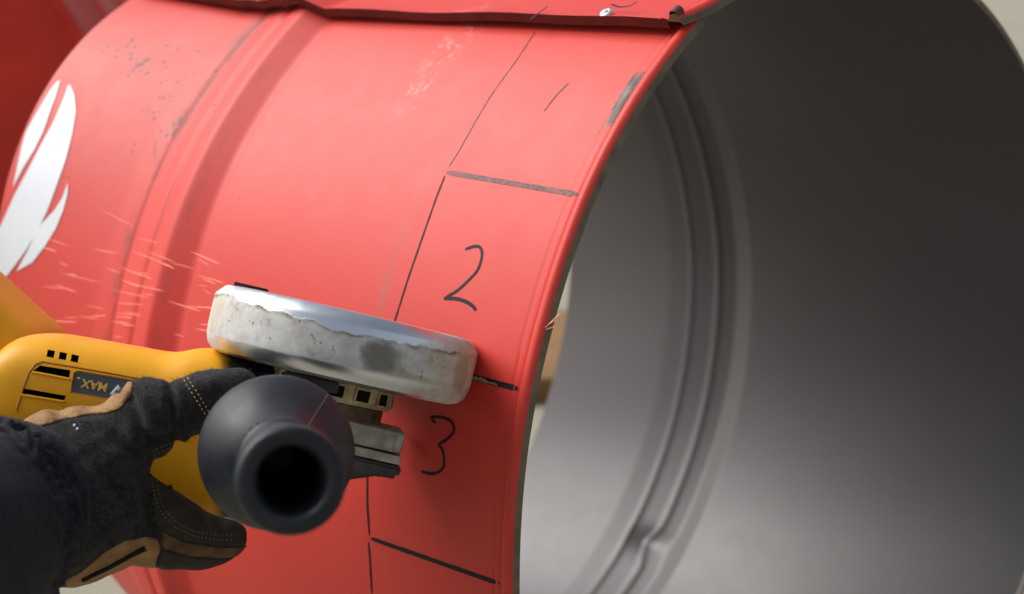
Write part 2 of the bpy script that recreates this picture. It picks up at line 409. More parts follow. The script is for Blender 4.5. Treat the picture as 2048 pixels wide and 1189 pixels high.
ribbon('marker_digit', [(640 + x / k8, 720 + y / k8) for x, y in [(585, 322), (566, 293), (610, 290), (655, 305), (680, 340), (672, 375), (640, 405), (600, 429)]], .0016, INK, drum, wob=.15)
ribbon('marker_digit', [(640 + x / k8, 720 + y / k8) for x, y in [(600, 429), (622, 460), (630, 510), (625, 545), (600, 570), (560, 577), (512, 565)]], .0016, INK, drum, wob=.15)
ribbon('marker_line', [(1096, 14), (1078, 27), (1060, 40)], .0012, INK, lid, dr=.0100)
ribbon('marker_line', [(1222, 9), (1240, 15), (1262, 12), (1275, 4)], .0012, INK, lid, dr=.0100)
SCR = simple('bare_metal_scratch', (.45, .43, .42), .35, .7, .5, 300, .3, 0)
ribbon('scratch', [(942, 756), (962, 759), (978, 766)], .0018, SCR, drum, wob=.5, lift=.0006)
ribbon('scratch', [(964, 763), (990, 768), (996, 772)], .0008, SCR, drum, wob=.5, lift=.0007)

# ------------------------------------------------------------------ angle grinder
GZ = .81; gc = px(685, 690, GZ)
gy = -gc / np.linalg.norm(gc)                       # towards the camera
A = np.array([.229, -.973, 0]); A -= gy * (A @ gy); A /= np.linalg.norm(A)      # spindle, pointing up
gx = np.cross(gy, A); gx = gx if gx[0] > 0 else -gx
GM = Matrix(np.column_stack([Wd(gx), Wd(np.cross(A, gx)), Wd(A)]).tolist()).to_4x4(); GM.translation = Vector(W(gc))
grinder = empty('angle_grinder', GM)
tag(grinder, 'yellow cordless angle grinder with black side handle cutting the red drum', 'angle grinder')
G = lambda V: rel(grinder, V)
# local axes: x right along the disc, y = A x gx, z up the spindle
FY = 1.0 if (np.cross(A, gx) @ gy) > 0 else -1.0     # sign of local y that looks at the camera
CAMA = math.atan2(FY, 0)                              # lathe angle facing the camera
def guard_mat():
    M = Mat('dirty_zinc_guard', (.6, .6, .6), .25, 1)
    co = M.coord(); s = M.n('SeparateXYZ'); M.l(co, s.inputs[0]); X, Y, Z = s.outputs
    wob = M.math('MULTIPLY', M.math('SUBTRACT', M.noise(48, 4, .55), .5), .013)
    wob2 = M.math('MULTIPLY', M.math('SUBTRACT', M.noise(25, 4, .6), .5), .004)
    top = M.mr(M.math('ADD', Z, M.math('ADD', wob, M.math('MULTIPLY', M.math('ABSOLUTE', M.math('ADD', X, .005)), -.055))), .0058, .0070, 1, 0); bot = M.mr(M.math('ADD', Z, wob2), -.0105, -.0075, 0, 1)
    right = M.math('MAXIMUM', M.mr(X, .030, .056, 0, 1), M.mr(X, -.050, -.062, 0, .8))
    grime = M.math('MAXIMUM', M.math('MULTIPLY', top, bot), M.math('MULTIPLY', right, M.mr(M.noise(120, 5, .7), .25, .5)))
    dirt = M.ramp(M.noise(90, 8, .7), [(.28, (.20, .175, .125)), (.45, (.47, .455, .42)), (.62, (.58, .58, .575)), (.8, (.66, .665, .67))])
    def blob(cx, cz, rx, rz, e=.25):
        dx = M.math('DIVIDE', M.math('SUBTRACT', X, cx), rx); dz = M.math('DIVIDE', M.math('SUBTRACT', Z, cz), rz)
        d = M.math('ADD', M.math('MULTIPLY', dx, dx), M.math('MULTIPLY', dz, dz)); d = M.math('ADD', d, M.math('MULTIPLY', M.math('SUBTRACT', M.noise(130, 5, .7), .5), 1.6))
        return M.mr(d, .25, 1.2, 1, 0)
    dirt = M.mix(M.math('MULTIPLY', blob(.0175, -.002, .010, .0095), .75), dirt, (.10, .085, .07))
    dirt = M.mix(M.math('MULTIPLY', blob(.0565, -.001, .004, .011), .7), dirt, (.16, .12, .06))
    dirt = M.mix(M.math('MULTIPLY', blob(.040, -.010, .028, .005), .6), dirt, (.34, .28, .16)); dirt = M.mix(M.math('MULTIPLY', blob(.054, .004, .016, .012), .5), dirt, (.40, .34, .22))
    dirt = M.mix(M.math('MULTIPLY', blob(-.061, .004, .006, .012), .7), dirt, (.46, .42, .33))
    # dark crust along the upper edge of the dirt
    zz = M.math('ADD', Z, M.math('ADD', wob, M.math('MULTIPLY', M.math('ABSOLUTE', M.math('ADD', X, .005)), -.055)))
    ed = M.math('MULTIPLY', M.mr(zz, .0040, .0058, 0, 1), M.mr(zz, .0060, .0068, 1, 0))
    dirt = M.mix(M.math('MULTIPLY', ed, M.mr(M.noise(70, 4), .4, .6)), dirt, (.17, .14, .10))
    vs = M.mr(M.noise(260, 2, .5), .68, .72); dirt = M.mix(M.math('MULTIPLY', vs, .7), dirt, (.09, .08, .07))
    M.set('Base Color', M.mix(grime, (.68, .71, .74), dirt)); M.set('Metallic', M.mr(grime, 0, 1, 1, .1))
    M.set('Roughness', M.math('ADD', M.mr(grime, 0, 1, .27, .72), M.mr(M.noise(80, 4), .3, .8, 0, .12)))
    M.bump(M.math('ADD', M.math('MULTIPLY', grime, .5), M.math('MULTIPLY', M.noise(160, 6), .5)), .35, .0005)
    return M.m
GUARD = guard_mat()
gp = [(.020, -.0165), (.050, -.0165), (.0560, -.0163), (.0600, -.0150), (.0626, -.0122), (.0638, -.0085), (.0642, -.0040), (.0643, .0040), (.0642, .0098), (.0637, .0112), (.0604, .0148), (.0594, .0154), (.0560, .0157), (.0520, .0157),
      (.0520, .0146), (.0560, .0146), (.0595, .0135), (.0625, .0100), (.0629, 0), (.0620, -.0100), (.0580, -.0140), (.0500, -.0152), (.020, -.0152)]
half = rad(99); off = -FY * rad(6)
V, F = lathe(gp, 84, CAMA - half - off, CAMA + half - off)
k = len(gp)
F = list(F) + [tuple(range(k)), tuple(range(84 * k, 85 * k))[::-1]]
mesh('guard', V, F, [GUARD], grinder, angle=28)
# folded black tab standing above the guard's upper lip at its left end
bm = bmesh.new(); box_bm(bm, (-.0480, FY * .006, .0158), (.016, .012, .0036), .0006); bmobj('guard_tab', bm, [BLK], grinder)
# cutting disc and flange nut
V, F = lathe([(.004, -.0006), (.0565, -.0006), (.0575, -.0002), (.0575, .0006), (.0565, .001), (.004, .001)], 96)
mesh('cutting_disc', V, F, [simple('worn_disc', (.05, .045, .042), .8, 0, .3, 200, .4, .4)], grinder)
V, F = lathe([(.00001, .010), (.008, .010), (.009, .009), (.009, .004), (.019, .003), (.020, .001), (.020, .0008)], 48); mesh('flange_nut', V, F, [ALU], grinder)
# collar with square holes under the guard
V, F = lathe([(.0265, -.0165), (.0285, -.0168), (.0290, -.0180), (.0290, -.0250), (.0283, -.0263), (.0255, -.0265)], 72)
col = mesh('collar', V, F, [COLLAR], grinder)
for q in range(-4, 6):
    a = CAMA - FY * rad(4 + 26 * q)
    bm = bmesh.new(); box_bm(bm, (0, 0, 0), (.0022, .0070, .0056), .0004)
    bmesh.ops.transform(bm, matrix=Matrix.Translation((.0285 * math.cos(a), .0285 * math.sin(a), -.0212)) @ Matrix.Rotation(a, 4, 'Z'), verts=bm.verts)
    bmobj('collar_hole', bm, [HOLE], col)
    bm = bmesh.new()
    for sx, sz, dx, dz in ((.0084, .0011, 0, .0032), (.0084, .0011, 0, -.0032), (.0010, .0074, .0040, 0), (.0010, .0074, -.0040, 0)):
        box_bm(bm, (.0293, dx, -.0212 + dz), (.0012, sx, sz), .0003)
    bmesh.ops.transform(bm, matrix=Matrix.Rotation(a, 4, 'Z'), verts=bm.verts); bmobj('collar_frame', bm, [COLLAR], col)
V, F = lathe([(.0255, -.0262), (.0262, -.0270), (.0262, -.0320), (.0275, -.0335)], 64); mesh('neck', V, F, [simple('rusty_grime', (.13, .085, .05), .75, .1, .4, 150, .5, .4)], grinder)
# cast gear head
def gbox(name, c, s, bev, m, parent=None, rot=None):
    bm = bmesh.new(); box_bm(bm, (0, 0, 0), s, bev)
    if rot: bmesh.ops.transform(bm, matrix=rot, verts=bm.verts)
    bmesh.ops.translate(bm, vec=c, verts=bm.verts); return bmobj(name, bm, [m], parent or grinder)
gh = gbox('gear_head', (-.002, 0, -.0385), (.080, .062, .0105), .003, ALU)
gbox('rib', (.0355, FY * .0305, -.0385), (.0035, .0030, .0080), .0008, ALU, gh)
gbox('head_plate', (-.002, 0, -.0462), (.0805, .064, .0042), .0010, ALU, gh)
gbox('head_plate', (-.009, 0, -.0505), (.066, .058, .0035), .0010, ALU, gh)
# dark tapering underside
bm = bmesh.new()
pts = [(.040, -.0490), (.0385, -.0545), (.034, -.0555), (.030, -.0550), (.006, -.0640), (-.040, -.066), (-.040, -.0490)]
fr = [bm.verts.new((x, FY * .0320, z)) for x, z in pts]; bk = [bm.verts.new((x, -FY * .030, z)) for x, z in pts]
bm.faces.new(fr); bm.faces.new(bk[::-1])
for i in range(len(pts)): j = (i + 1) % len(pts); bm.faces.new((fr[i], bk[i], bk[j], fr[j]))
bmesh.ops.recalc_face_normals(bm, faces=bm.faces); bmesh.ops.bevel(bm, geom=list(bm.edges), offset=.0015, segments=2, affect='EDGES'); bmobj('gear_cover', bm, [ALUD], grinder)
# black guard-release lever between head and guard
gbox('guard_lever', (-.010, FY * .030, -.0200), (.026, .010, .0055), .0015, BLK)
gbox('guard_lever', (-.020, FY * .026, -.0235), (.008, .010, .006), .0012, BLK)

# yellow body: a loft of rounded sections given by their upper and lower edge
def loft(stations, mats, name, parent, nseg=48, pw=3.2, mi=None, cap=True, sub=5):
    st = np.array(stations, float); xs = np.arange(len(st)); fine = np.linspace(0, len(st) - 1, (len(st) - 1) * sub + 1)
    def cr(col):
        y = st[:, col]; out = []
        for q in fine:
            i = min(int(q), len(y) - 2); s = q - i; p1, p2 = y[i], y[i + 1]; p0 = y[i - 1] if i else 2 * p1 - p2; p3 = y[i + 2] if i + 2 < len(y) else 2 * p2 - p1
            out.append(.5 * (2 * p1 + (p2 - p0) * s + (2 * p0 - 5 * p1 + 4 * p2 - p3) * s * s + (3 * p1 - p0 - 3 * p2 + p3) * s ** 3))
        return np.array(out)
    X, T, B, Zc, H = [cr(i) for i in range(5)]; V = []; F = []
    for x, t, b, z, h in zip(X, T, B, Zc, H):
        top = px(x + (t - (t + b) / 2) * -.10, t, z); bo = px(x + (b - (t + b) / 2) * -.10, b, z); c = (top + bo) / 2; uv = (top - bo) / 2
        for i in range(nseg):
            a = 2 * math.pi * i / nseg; ca, sa = math.cos(a), math.sin(a); r = (abs(ca) ** pw + abs(sa) ** pw) ** (-1 / pw)
            V.append(W(c + uv * r * ca + np.array([0, 0, 1]) * h * r * sa))
    n = len(X)
    for i in range(n - 1):
        for j in range(nseg): k = (j + 1) % nseg; F.append((i * nseg + j, i * nseg + k, (i + 1) * nseg + k, (i + 1) * nseg + j))
    if cap: F += [tuple(range(nseg))[::-1], tuple(range((n - 1) * nseg, n * nseg))]
    return mesh(name, G(V), F, mats, parent, angle=40)
def fixn(o):
    bm = bmesh.new(); bm.from_mesh(o.data); bmesh.ops.recalc_face_normals(bm, faces=bm.faces); bm.to_mesh(o.data); bm.free()
body = loft([(492, 713, 1046, .815, .033), (430, 701, 1044, .815, .034), (385, 697, 1032, .815, .0345), (330, 705, 1000, .815, .035), (260, 694, 965, .815, .036), (180, 680, 925, .815, .037), (105, 668, 895, .815, .038), (50, 672, 885, .815, .038), (12, 700, 880, .815, .036), (-8, 740, 860, .815, .028)], [YEL, HOLE, BLK], 'body', grinder)
fixn(body)
def bvh_of(o):
    bm = bmesh.new(); bm.from_mesh(o.data); bm.transform(o.parent.matrix_world if o.parent else Matrix()); b = BVHTree.FromBMesh(bm); bm.free(); return b
BB = bvh_of(body)
def cast(b, x, y):
    d = Vector(wpx(x, y, 1.0) - CO).normalized(); h = b.ray_cast(Vector(CO), d)
    return (np.array(h[0]), np.array(h[1])) if h[0] is not None else None
def prism_cut(P, d0, d1, corners=None):
    """ prism through pixel polygon P from d0 in front of to d1 behind the body's face """
    V = []; n = len(P); ds = [toC(cast(BB, x, y)[0])[2] for x, y in P]
    for (x, y), z in zip(P, ds): V.append(wpx(x, y, z - d0))
    for (x, y), z in zip(P, ds): V.append(wpx(x, y, z + d1))
    F = [tuple(range(n)), tuple(range(n, 2 * n))[::-1]] + [(i, i + n, (i + 1) % n + n, (i + 1) % n) for i in range(n)]
    return V, F
def cut(target, polys, d1, mat_i):
    V = []; F = []
    for P in polys:
        v, f = prism_cut(P, .006, d1); o = len(V); V += v; F += [tuple(o + i for i in q) for q in f]
    c = mesh('cutter', V, F, [YEL, HOLE, BLK], None, [mat_i] * len(F), False); fixn(c)
    md = target.modifiers.new('b', 'BOOLEAN'); md.operation = 'DIFFERENCE'; md.object = c; md.solver = 'EXACT'
    bpy.context.view_layer.update()
    me = evaluated(target, target.name); target.modifiers.clear(); old = target.data; target.data = me; bpy.data.meshes.remove(old); drop(c)
bpy.context.view_layer.update()
panel = [(42, 812), (52, 778), (64, 748), (76, 731), (90, 726), (142, 735), (144, 790), (138, 818)]
def quad(cx, cy, w, h, sl=.20): return [(cx - w / 2 + h * .1, cy - h / 2 - w / 2 * sl), (cx + w / 2 + h * .1, cy - h / 2 + w / 2 * sl), (cx + w / 2 - h * .1, cy + h / 2 + w / 2 * sl), (cx - w / 2 - h * .1, cy + h / 2 - w / 2 * sl)]
cut(body, [quad(101.5, 708, 14.5, 14), quad(125.5, 712.5, 14.5, 14), quad(149.5, 717.5, 14.5, 14)], .006, 1)
cut(body, [[(80, 731.5), (141, 741), (138.5, 756), (66, 742)], [(46, 777), (132, 792), (128.5, 801.5), (42, 787)]], .006, 1)
LB = [(149, 748), (153, 744.5), (160, 744.5), (215, 754), (285, 766), (277, 806), (205, 795), (143, 784)]
cut(body, [[(147, 746), (153, 742), (161, 742), (216, 751.5), (287, 764), (279, 809), (205, 798), (140.5, 786.5)]], .0010, 0)
body.data.shade_smooth(); body.data.set_sharp_from_angle(angle=rad(32))
# groove round the vent panel: tube in darker orange, standing in for its shade
def tube(name, P, r, mat, parent, root, n=6, closed=False):
    P = np.array(P, float); T = np.gradient(P, axis=0); V = []; F = []
    for p, t in zip(P, T):
        f = frame_of(t, (.3, .2, .9)); 
        for i in range(n): a = 2 * math.pi * i / n; V.append(p + f[:, 0] * r * math.cos(a) + f[:, 1] * r * math.sin(a))
    for i in range(len(P) - 1):
        for j in range(n): k = (j + 1) % n; F.append((i * n + j, i * n + k, (i + 1) * n + k, (i + 1) * n + j))
    return mesh(name, rel(root, V), F, [mat], parent)
def resample(P, n):
    P = np.array(P, float); d = np.r_[0, np.cumsum(np.linalg.norm(np.diff(P, axis=0), axis=1))]; s = np.linspace(0, d[-1], n)
    return np.stack([np.interp(s, d, P[:, i]) for i in range(P.shape[1])], 1)
DOR = simple('shaded_groove_orange', (.36, .10, .002), .5, 0, .4, 60, .1, 0)
tube('moulding_groove', [cast(BB, x, y)[0] for x, y in resample([(33, 822), (40, 800), (47, 775), (58, 746), (70, 730), (84, 724), (145, 734), (215, 746), (290, 760)], 60)], .00045, DOR, body, grinder)
for P in ([(64, 745), (100, 751), (139, 759)], [(41, 790), (85, 797), (129, 804)]):
    tube('vent_lip', [cast(BB, x, y)[0] for x, y in resample(P, 12)], .0006, YEL, body, grinder, 8)
# name plate and its upside-down lettering
P = resample(LB + LB[:1], 64)[:-1]; V = []
for x, y in P:
    h, nv = cast(BB, x, y); V.append(h + Wd(px(x, y, 1)) / np.linalg.norm(px(x, y, 1)) * .0007)
plate = mesh('rating_plate', G(V), [tuple(range(len(V)))], [simple('dark_grey_plate', (.055, .062, .072), .35, 0, .5, 60, .15, 0)], grinder, smooth=False)
def text(body_s, col_m, p0, ex, size, parent, name, shear=.0):
    """ flat lettering: p0 pixel of the lower left corner, ex pixel of where the baseline points """
    cu = bpy.data.curves.new('t', 'FONT'); cu.body = body_s; cu.size = 1; cu.shear = shear; cu.offset = .03; cu.extrude = 0
    o = bpy.data.objects.new('t', cu); COL.objects.link(o); bpy.context.view_layer.update(); me = evaluated(o, name); bpy.data.objects.remove(o)
    a = np.array(p0, float); e = np.array(ex, float) - a; L = np.linalg.norm(e); e /= L; up = np.array([e[1], -e[0]])
    co = np.array([v.co[:] for v in me.vertices]); wd = co[:, 0].max()
    V = []
    for c in co:
        q = a + e * c[0] / wd * L + up * c[1] * size; h, nv = cast(BB, *q); r = px(*q, 1.0)
        V.append(h + Wd(r) / np.linalg.norm(r) * .00035)
    me2 = bpy.data.meshes.new(name); me2.from_pydata([tuple(map(float, v)) for v in G(V)], [], [tuple(p.vertices) for p in me.polygons]); bpy.data.meshes.remove(me)
    return link(name, me2, [col_m], parent, False)
LYEL = simple('yellow_lettering', (.62, .36, .05), .4, 0, .4, 60, .05, 0); LWHT = simple('white_lettering', (.72, .72, .72), .4, 0, .4, 60, .05, 0)
text('MAX', LYEL, (217, 768.5), (163, 758), 24, plate, 'lettering', .1)
text('20V', LWHT, (284, 776), (221, 769.5), 27, plate, 'lettering', .1)
text('*', LYEL, (161, 752), (154, 751), 10, plate, 'lettering')
# black gear-case joint where the yellow body meets the head
joint = loft([(548, 729, 1000, .815, .030), (520, 723, 1030, .815, .031), (488, 715, 1047, .815, .0318)], [BLK], 'gear_case', grinder); fixn(joint)
# flared tail carrying the battery
tail = loft([(118, 712, 890, .842, .030), (92, 664, 890, .842, .040), (40, 618, 895, .842, .044), (-10, 575, 900, .842, .046), (-90, 508, 930, .842, .046), (-130, 500, 935, .842, .044)], [YEL], 'tail', grinder, pw=5); fixn(tail)
battery = loft([(-126, 520, 925, .842, .036), (-134, 496, 946, .842, .043), (-230, 478, 972, .842, .044), (-330, 478, 978, .842, .044), (-345, 500, 955, .842, .038)], [BLK], 'battery', grinder, pw=6); fixn(battery)
gbox('bolt', rel(grinder, [wpx(463, 1046, .775)])[0], (.008, .004, .004), .001, ZN)

# side handle
hA = px(553, 905, .705); hB = px(583, 964, .580); hax = hB - hA; hax /= np.linalg.norm(hax)
HF = np.column_stack([Wd(c) for c in frame_of(hax, (0, -1, 0)).T])
HM = Matrix(HF.tolist()).to_4x4(); HM.translation = Vector(W(hA))
handle = bpy.data.objects.new('side_handle', None)
hp = [(.006, -.006), (.024, -.006), (.0300, -.004), (.0322, 0.0), (.0326, .003), (.0318, .0065), (.0295, .0110), (.0260, .0165), (.0222, .0225), (.0190, .0290), (.0172, .0340), (.0166, .0385), (.0172, .0420), (.0170, .0450), (.0152, .0475), (.0148, .06), (.0150, .078), (.0156, .095), (.0164, .105), (.0184, .1105), (.0194, .1150), (.0194, .1215), (.0184, .1244), (.0160, .1252), (.0140, .1250), (.0124, .1238), (.0117, .1215), (.0114, .1185), (.0110, .1165), (.0108, .112), (.0102, .06), (.0098, .03), (.00001, .03)]
def smooth_prof(P, n=3):
    P = np.array(P)
    for _ in range(n):
        Q = [P[0]]
        for a, b in zip(P[:-1], P[1:]): Q += [a * .75 + b * .25, a * .25 + b * .75]
        P = np.array(Q + [P[-1]])
    return [tuple(p) for p in P]
V, F = lathe(smooth_prof(hp, 2), 96); bpy.data.objects.remove(handle)
hl = lambda V: G(np.asarray(V) @ HF.T + np.array(HM.translation))
handle = mesh('side_handle', hl(V), F, [RUB], grinder, angle=None)
# moulding seam on the flange dome, moulded ticks on the neck
def hprof(h):
    P = sorted([(z, r) for r, z in smooth_prof(hp, 2) if .003 < z < .12 and r > .0135]); return float(np.interp(h, [p[0] for p in P], [p[1] for p in P]))
sa = None
best = 9
for q in range(720):
    a = math.pi * q / 360; p = toC(np.array([.027 * math.cos(a), .027 * math.sin(a), .0145]) @ HF.T + np.array(HM.translation)); u, v = 1024 + FPX * p[0] / p[2], 594.5 + FPX * p[1] / p[2]
    e = abs(math.atan2(v - 905, u - 553) - math.atan2(770 - 905, 680 - 553))
    if e < best: best, sa = e, a
SEAMM = simple('pale_mould_seam', (.10, .10, .10), .5, 0, .4, 100, .2, 0)
tube('mould_seam', np.array([np.array([hprof(h) * math.cos(sa), hprof(h) * math.sin(sa), h]) @ HF.T + np.array(HM.translation) for h in np.linspace(.005, .043, 30)]), .0002, SEAMM, handle, grinder)
for i in range(5):
    a = sa + rad(62) + rad(11 * i) * 1.0
    V, F = lathe([(.00001, .0007), (.0007, .0007), (.0010, 0), (.0010, -.001)], 8); V[:, 1] *= 2.2 - .3 * (i % 3)
    m = frame_of((math.cos(a), math.sin(a), 0), (0, 0, 1)); c = np.array([.0168 * math.cos(a), .0168 * math.sin(a), .0400])
    mesh('moulded_mark', hl(V @ m.T + c), F, [RUB], handle)

# ------------------------------------------------------------------ gloved right hand
person = empty('person', Matrix.Translation(Vector(wpx(60, 1010, .745))))
tag(person, 'hand in black and tan work glove with navy sleeve, gripping the yellow grinder', 'person')
PR = lambda V: rel(person, V)
def hull(bm, balls):
    for (x, y, z, r, fl) in balls:
        c = px(x, y, z); rm = r / FPX * z; m = Matrix(M3.tolist()).to_4x4() @ Matrix.Diagonal((rm, rm, rm * fl, 1)); m.translation = Vector(W(c))
        t = bmesh.new(); bmesh.ops.create_icosphere(t, subdivisions=3, radius=1, matrix=m)
        for v in t.verts: bm.verts.new(v.co)
        t.free()
    bmesh.ops.convex_hull(bm, input=list(bm.verts))
    bmesh.ops.delete(bm, geom=[v for v in bm.verts if not v.link_faces], context='VERTS')
def chain(balls, bm):
    for a, b in zip(balls[:-1], balls[1:]):
        t = bmesh.new(); hull(t, [a, b]); me = bpy.data.meshes.new('x'); t.to_mesh(me); t.free(); bm.from_mesh(me); bpy.data.meshes.remove(me)
bm = bmesh.new()
chain([(-60, 1075, .715, 140, .75), (70, 1010, .735, 165, .62), (130, 992, .742, 172, .55), (190, 968, .748, 112, .6), (205, 925, .750, 88, .6)], bm)
chain([(130, 1020, .740, 150, .5), (200, 1010, .748, 98, .55)], bm)
chain([(150, 1070, .745, 105, .6), (235, 1040, .752, 88, .7)], bm)
chain([(228, 884, .748, 74, .75), (258, 860, .746, 74, .75), (300, 832, .744, 76, .8), (350, 824, .746, 60, .9), (415, 800, .752, 66, .85), (470, 782, .758, 52, .9)], bm)     # thumb along the side of the body
chain([(176, 888, .748, 80, .6), (250, 880, .747, 66, .7), (300, 845, .746, 66, .8)], bm)
chain([(245, 1030, .750, 92, .7), (300, 1046, .752, 84, .8), (345, 1066, .756, 72, .9), (400, 1085, .764, 56, 1), (455, 1079, .772, 36, 1)], bm)   # index finger on the switch
for i, (x, y) in enumerate(((215, 1068), (165, 1085), (105, 1100))):                                                                              # three fingers round the underside
    chain([(x, y, .752, 62, 1), (x + 14, y + 22, .785, 54, 1), (x + 22, y - 20, .838, 48, 1), (x + 20, y - 90, .868, 42, 1), (x + 12, y - 170, .866, 36, 1)], bm)
tmp = bmobj('tmp', bm)
for mtype, kw in (('REMESH', dict(mode='VOXEL', voxel_size=.0016)), ('SMOOTH', dict(factor=.6, iterations=14))):
    m = tmp.modifiers.new(mtype, mtype)
    for a, b in kw.items(): setattr(m, a, b)
bpy.context.view_layer.update(); me = evaluated(tmp, 'glove'); drop(tmp)
# folds and fabric unevenness
def pxof(P): c = toC(P); return 1024 + FPX * c[0] / c[2], 594.5 + FPX * c[1] / c[2], c[2]
nv = len(me.vertices); co = np.empty(nv * 3); me.vertices.foreach_get('co', co); co = co.reshape(-1, 3); no = np.empty(nv * 3); me.vertices.foreach_get('normal', no) if hasattr(me.vertices[0], 'normal') else None; no = no.reshape(-1, 3)
creases = [((300, 880), (345, 880), 14, .0016), ((262, 800), (300, 905), 13, .0012), ((340, 770), (352, 880), 10, .0014), ((120, 840), (250, 1010), 16, .0012), ((90, 930), (220, 1080), 16, .0010), ((280, 940), (310, 1090), 12, .0012), ((60, 880), (160, 1000), 12, .0009), ((330, 1000), (310, 1110), 9, .0010)]
_c = (co - CO) @ M3; _x = 1024 + FPX * _c[:, 0] / _c[:, 2]; _y = 594.5 + FPX * _c[:, 1] / _c[:, 2]
d_ = np.array([.0017 * noise.noise(Vector((p[0], p[1] * 1.6, p[2] * 1.2)) * 52) + .0006 * noise.noise(Vector(p) * 160 + Vector((5, 0, 0))) for p in co])
for (ax_, ay), (bx, by), wd, dp in creases:
    dx, dy = bx - ax_, by - ay; q = np.clip(((_x - ax_) * dx + (_y - ay) * dy) / (dx * dx + dy * dy), 0, 1); q = np.hypot(_x - ax_ - q * dx, _y - ay - q * dy)
    d_ += np.where(q < 3 * wd, -1.7 * dp * np.exp(-(q / wd) ** 2) + .5 * dp * np.exp(-((q - 1.6 * wd) / wd) ** 2), 0)
co = co + no * d_[:, None]
me.vertices.foreach_set('co', co.ravel()); me.update()
# fabrics
def knit(name, base, hi):
    M = Mat(name, base, .9, 0, .25)
    co_ = M.coord(); wv = M.n('TexWave', wave_type='BANDS', bands_direction='DIAGONAL'); wv.inputs['Scale'].default_value = 260; wv.inputs['Distortion'].default_value = 11; wv.inputs['Detail'].default_value = 4; wv.inputs['Detail Scale'].default_value = 3; M.l(co_, wv.inputs['Vector'])
    f = M.noise(420, 4, .7); h = M.math('ADD', M.math('MULTIPLY', wv.outputs['Fac'], .55), f)
    g = M.noise(35, 5, .65)
    M.set('Base Color', M.mix(M.mr(g, .35, .75), M.ramp(f, [(.35, base), (.68, hi)]), M.ramp(f, [(.4, base), (.75, tuple(min(1, c * 2.0) for c in hi))])))
    M.b.inputs['Sheen Weight'].default_value = .12; M.b.inputs['Sheen Roughness'].default_value = .4
    M.bump(h, .8, .0012); return M.m
KNIT = knit('black_knit', (.009, .0085, .008), (.034, .032, .030)); NAVY = knit('navy_fabric', (.005, .006, .011), (.012, .014, .023))
LEA = simple('tan_leather', (.27, .145, .055), .75, 0, .35, 120, .35, .5); LEAB = simple('brown_grip_leather', (.030, .022, .015), .8, 0, .3, 160, .5, .5)
# leather patches are their own pieces: faces split off by region
faces = [tuple(p.vertices) for p in me.polygons]; cen = [np.array(p.center) for p in me.polygons]; bpy.data.meshes.remove(me)
cen = np.array(cen)
def pxv(P): c = (np.asarray(P) - CO) @ M3; return 1024 + FPX * c[:, 0] / c[:, 2], 594.5 + FPX * c[:, 1] / c[:, 2], c[:, 2]
CX, CY, CZ = pxv(cen); VX, VY, VZ = pxv(co)
def insidev(X, Y, P):
    c = np.zeros(len(X), bool); n = len(P)
    for i in range(n):
        (x1, y1), (x2, y2) = P[i], P[(i + 1) % n]
        if y1 == y2: continue
        c ^= ((y1 > Y) != (y2 > Y)) & (X < (x2 - x1) * (Y - y1) / (y2 - y1) + x1)
    return c
GB = BVHTree.FromPolygons([tuple(map(float, v)) for v in co], faces)
glove = mesh('glove', PR(co), faces, [KNIT], person, None, True, None)
def patch(name, P, mat, lift=.0005, back=False):
    """ a piece of leather sewn on: the glove's faces inside an outline, lifted, its border drawn onto the outline """
    P = resample(list(P) + [P[0]], 160)[:-1]; m_ = insidev(CX, CY, P)
    if not back: m_ &= CZ < .80
    sel = [int(i) for i in np.nonzero(m_)[0]]
    edge = {}
    for i in sel:
        f = faces[i]
        for u_, v_ in zip(f, f[1:] + f[:1]): k_ = (min(u_, v_), max(u_, v_)); edge[k_] = edge.get(k_, 0) + 1
    bord = {v_ for e_, n_ in edge.items() if n_ == 1 for v_ in e_}; ids = sorted({v_ for i in sel for v_ in faces[i]}); mp = {v_: i for i, v_ in enumerate(ids)}; V = []
    for v_ in ids:
        p = co[v_]
        if v_ in bord:
            x, y = VX[v_], VY[v_]; j = int(np.argmin(((P - (x, y)) ** 2).sum(1))); h = cast(GB, *P[j])
            if h and np.linalg.norm(h[0] - p) < .006: p = h[0]
        V.append(p + no[v_] * lift)
    o = mesh(name, PR(V), [tuple(mp[v_] for v_ in faces[i]) for i in sel], [mat], glove, None, True, None)
    md = o.modifiers.new('thickness', 'SOLIDIFY'); md.thickness = .0011; md.offset = -1
    return o
WLEA = simple('worn_tan_leather', (.10, .055, .022), .8, 0, .3, 140, .5, .5)
patch('leather_patch', [(20, 800), (58, 815), (130, 780), (200, 780), (240, 790), (258, 764), (266, 768), (262, 790), (240, 818), (215, 826), (185, 829), (160, 833), (130, 838), (100, 848), (68, 858), (20, 880)], LEA)
patch('leather_palm', [(60, 1230), (110, 1172), (165, 1142), (212, 1103), (250, 1082), (290, 1074), (312, 1076), (320, 1095), (312, 1125), (300, 1190), (200, 1300)], LEA, back=True)
patch('finger_patch', [(300, 950), (330, 972), (400, 1010), (520, 1030), (520, 1090), (440, 1094), (370, 1082), (318, 1060), (303, 1010)], LEAB)
patch('finger_strip', [(318, 1062), (370, 1085), (440, 1097), (520, 1093), (520, 1108), (440, 1116), (380, 1112), (326, 1096)], WLEA, .0004)
patch('finger_patch', [(324, 1100), (380, 1115), (440, 1119), (520, 1112), (520, 1190), (318, 1190), (318, 1120)], LEAB, .0005)
wl_ = [cast(GB, x, y) for x, y in resample([(165, 1158), (210, 1136), (255, 1112), (292, 1096)], 24)]
tube('leather_welt', [h[0] + h[1] * .0006 for h in wl_ if h], .0013, simple('dark_welt', (.012, .010, .008), .8, 0, .2, 100, .2, 0), glove, person)
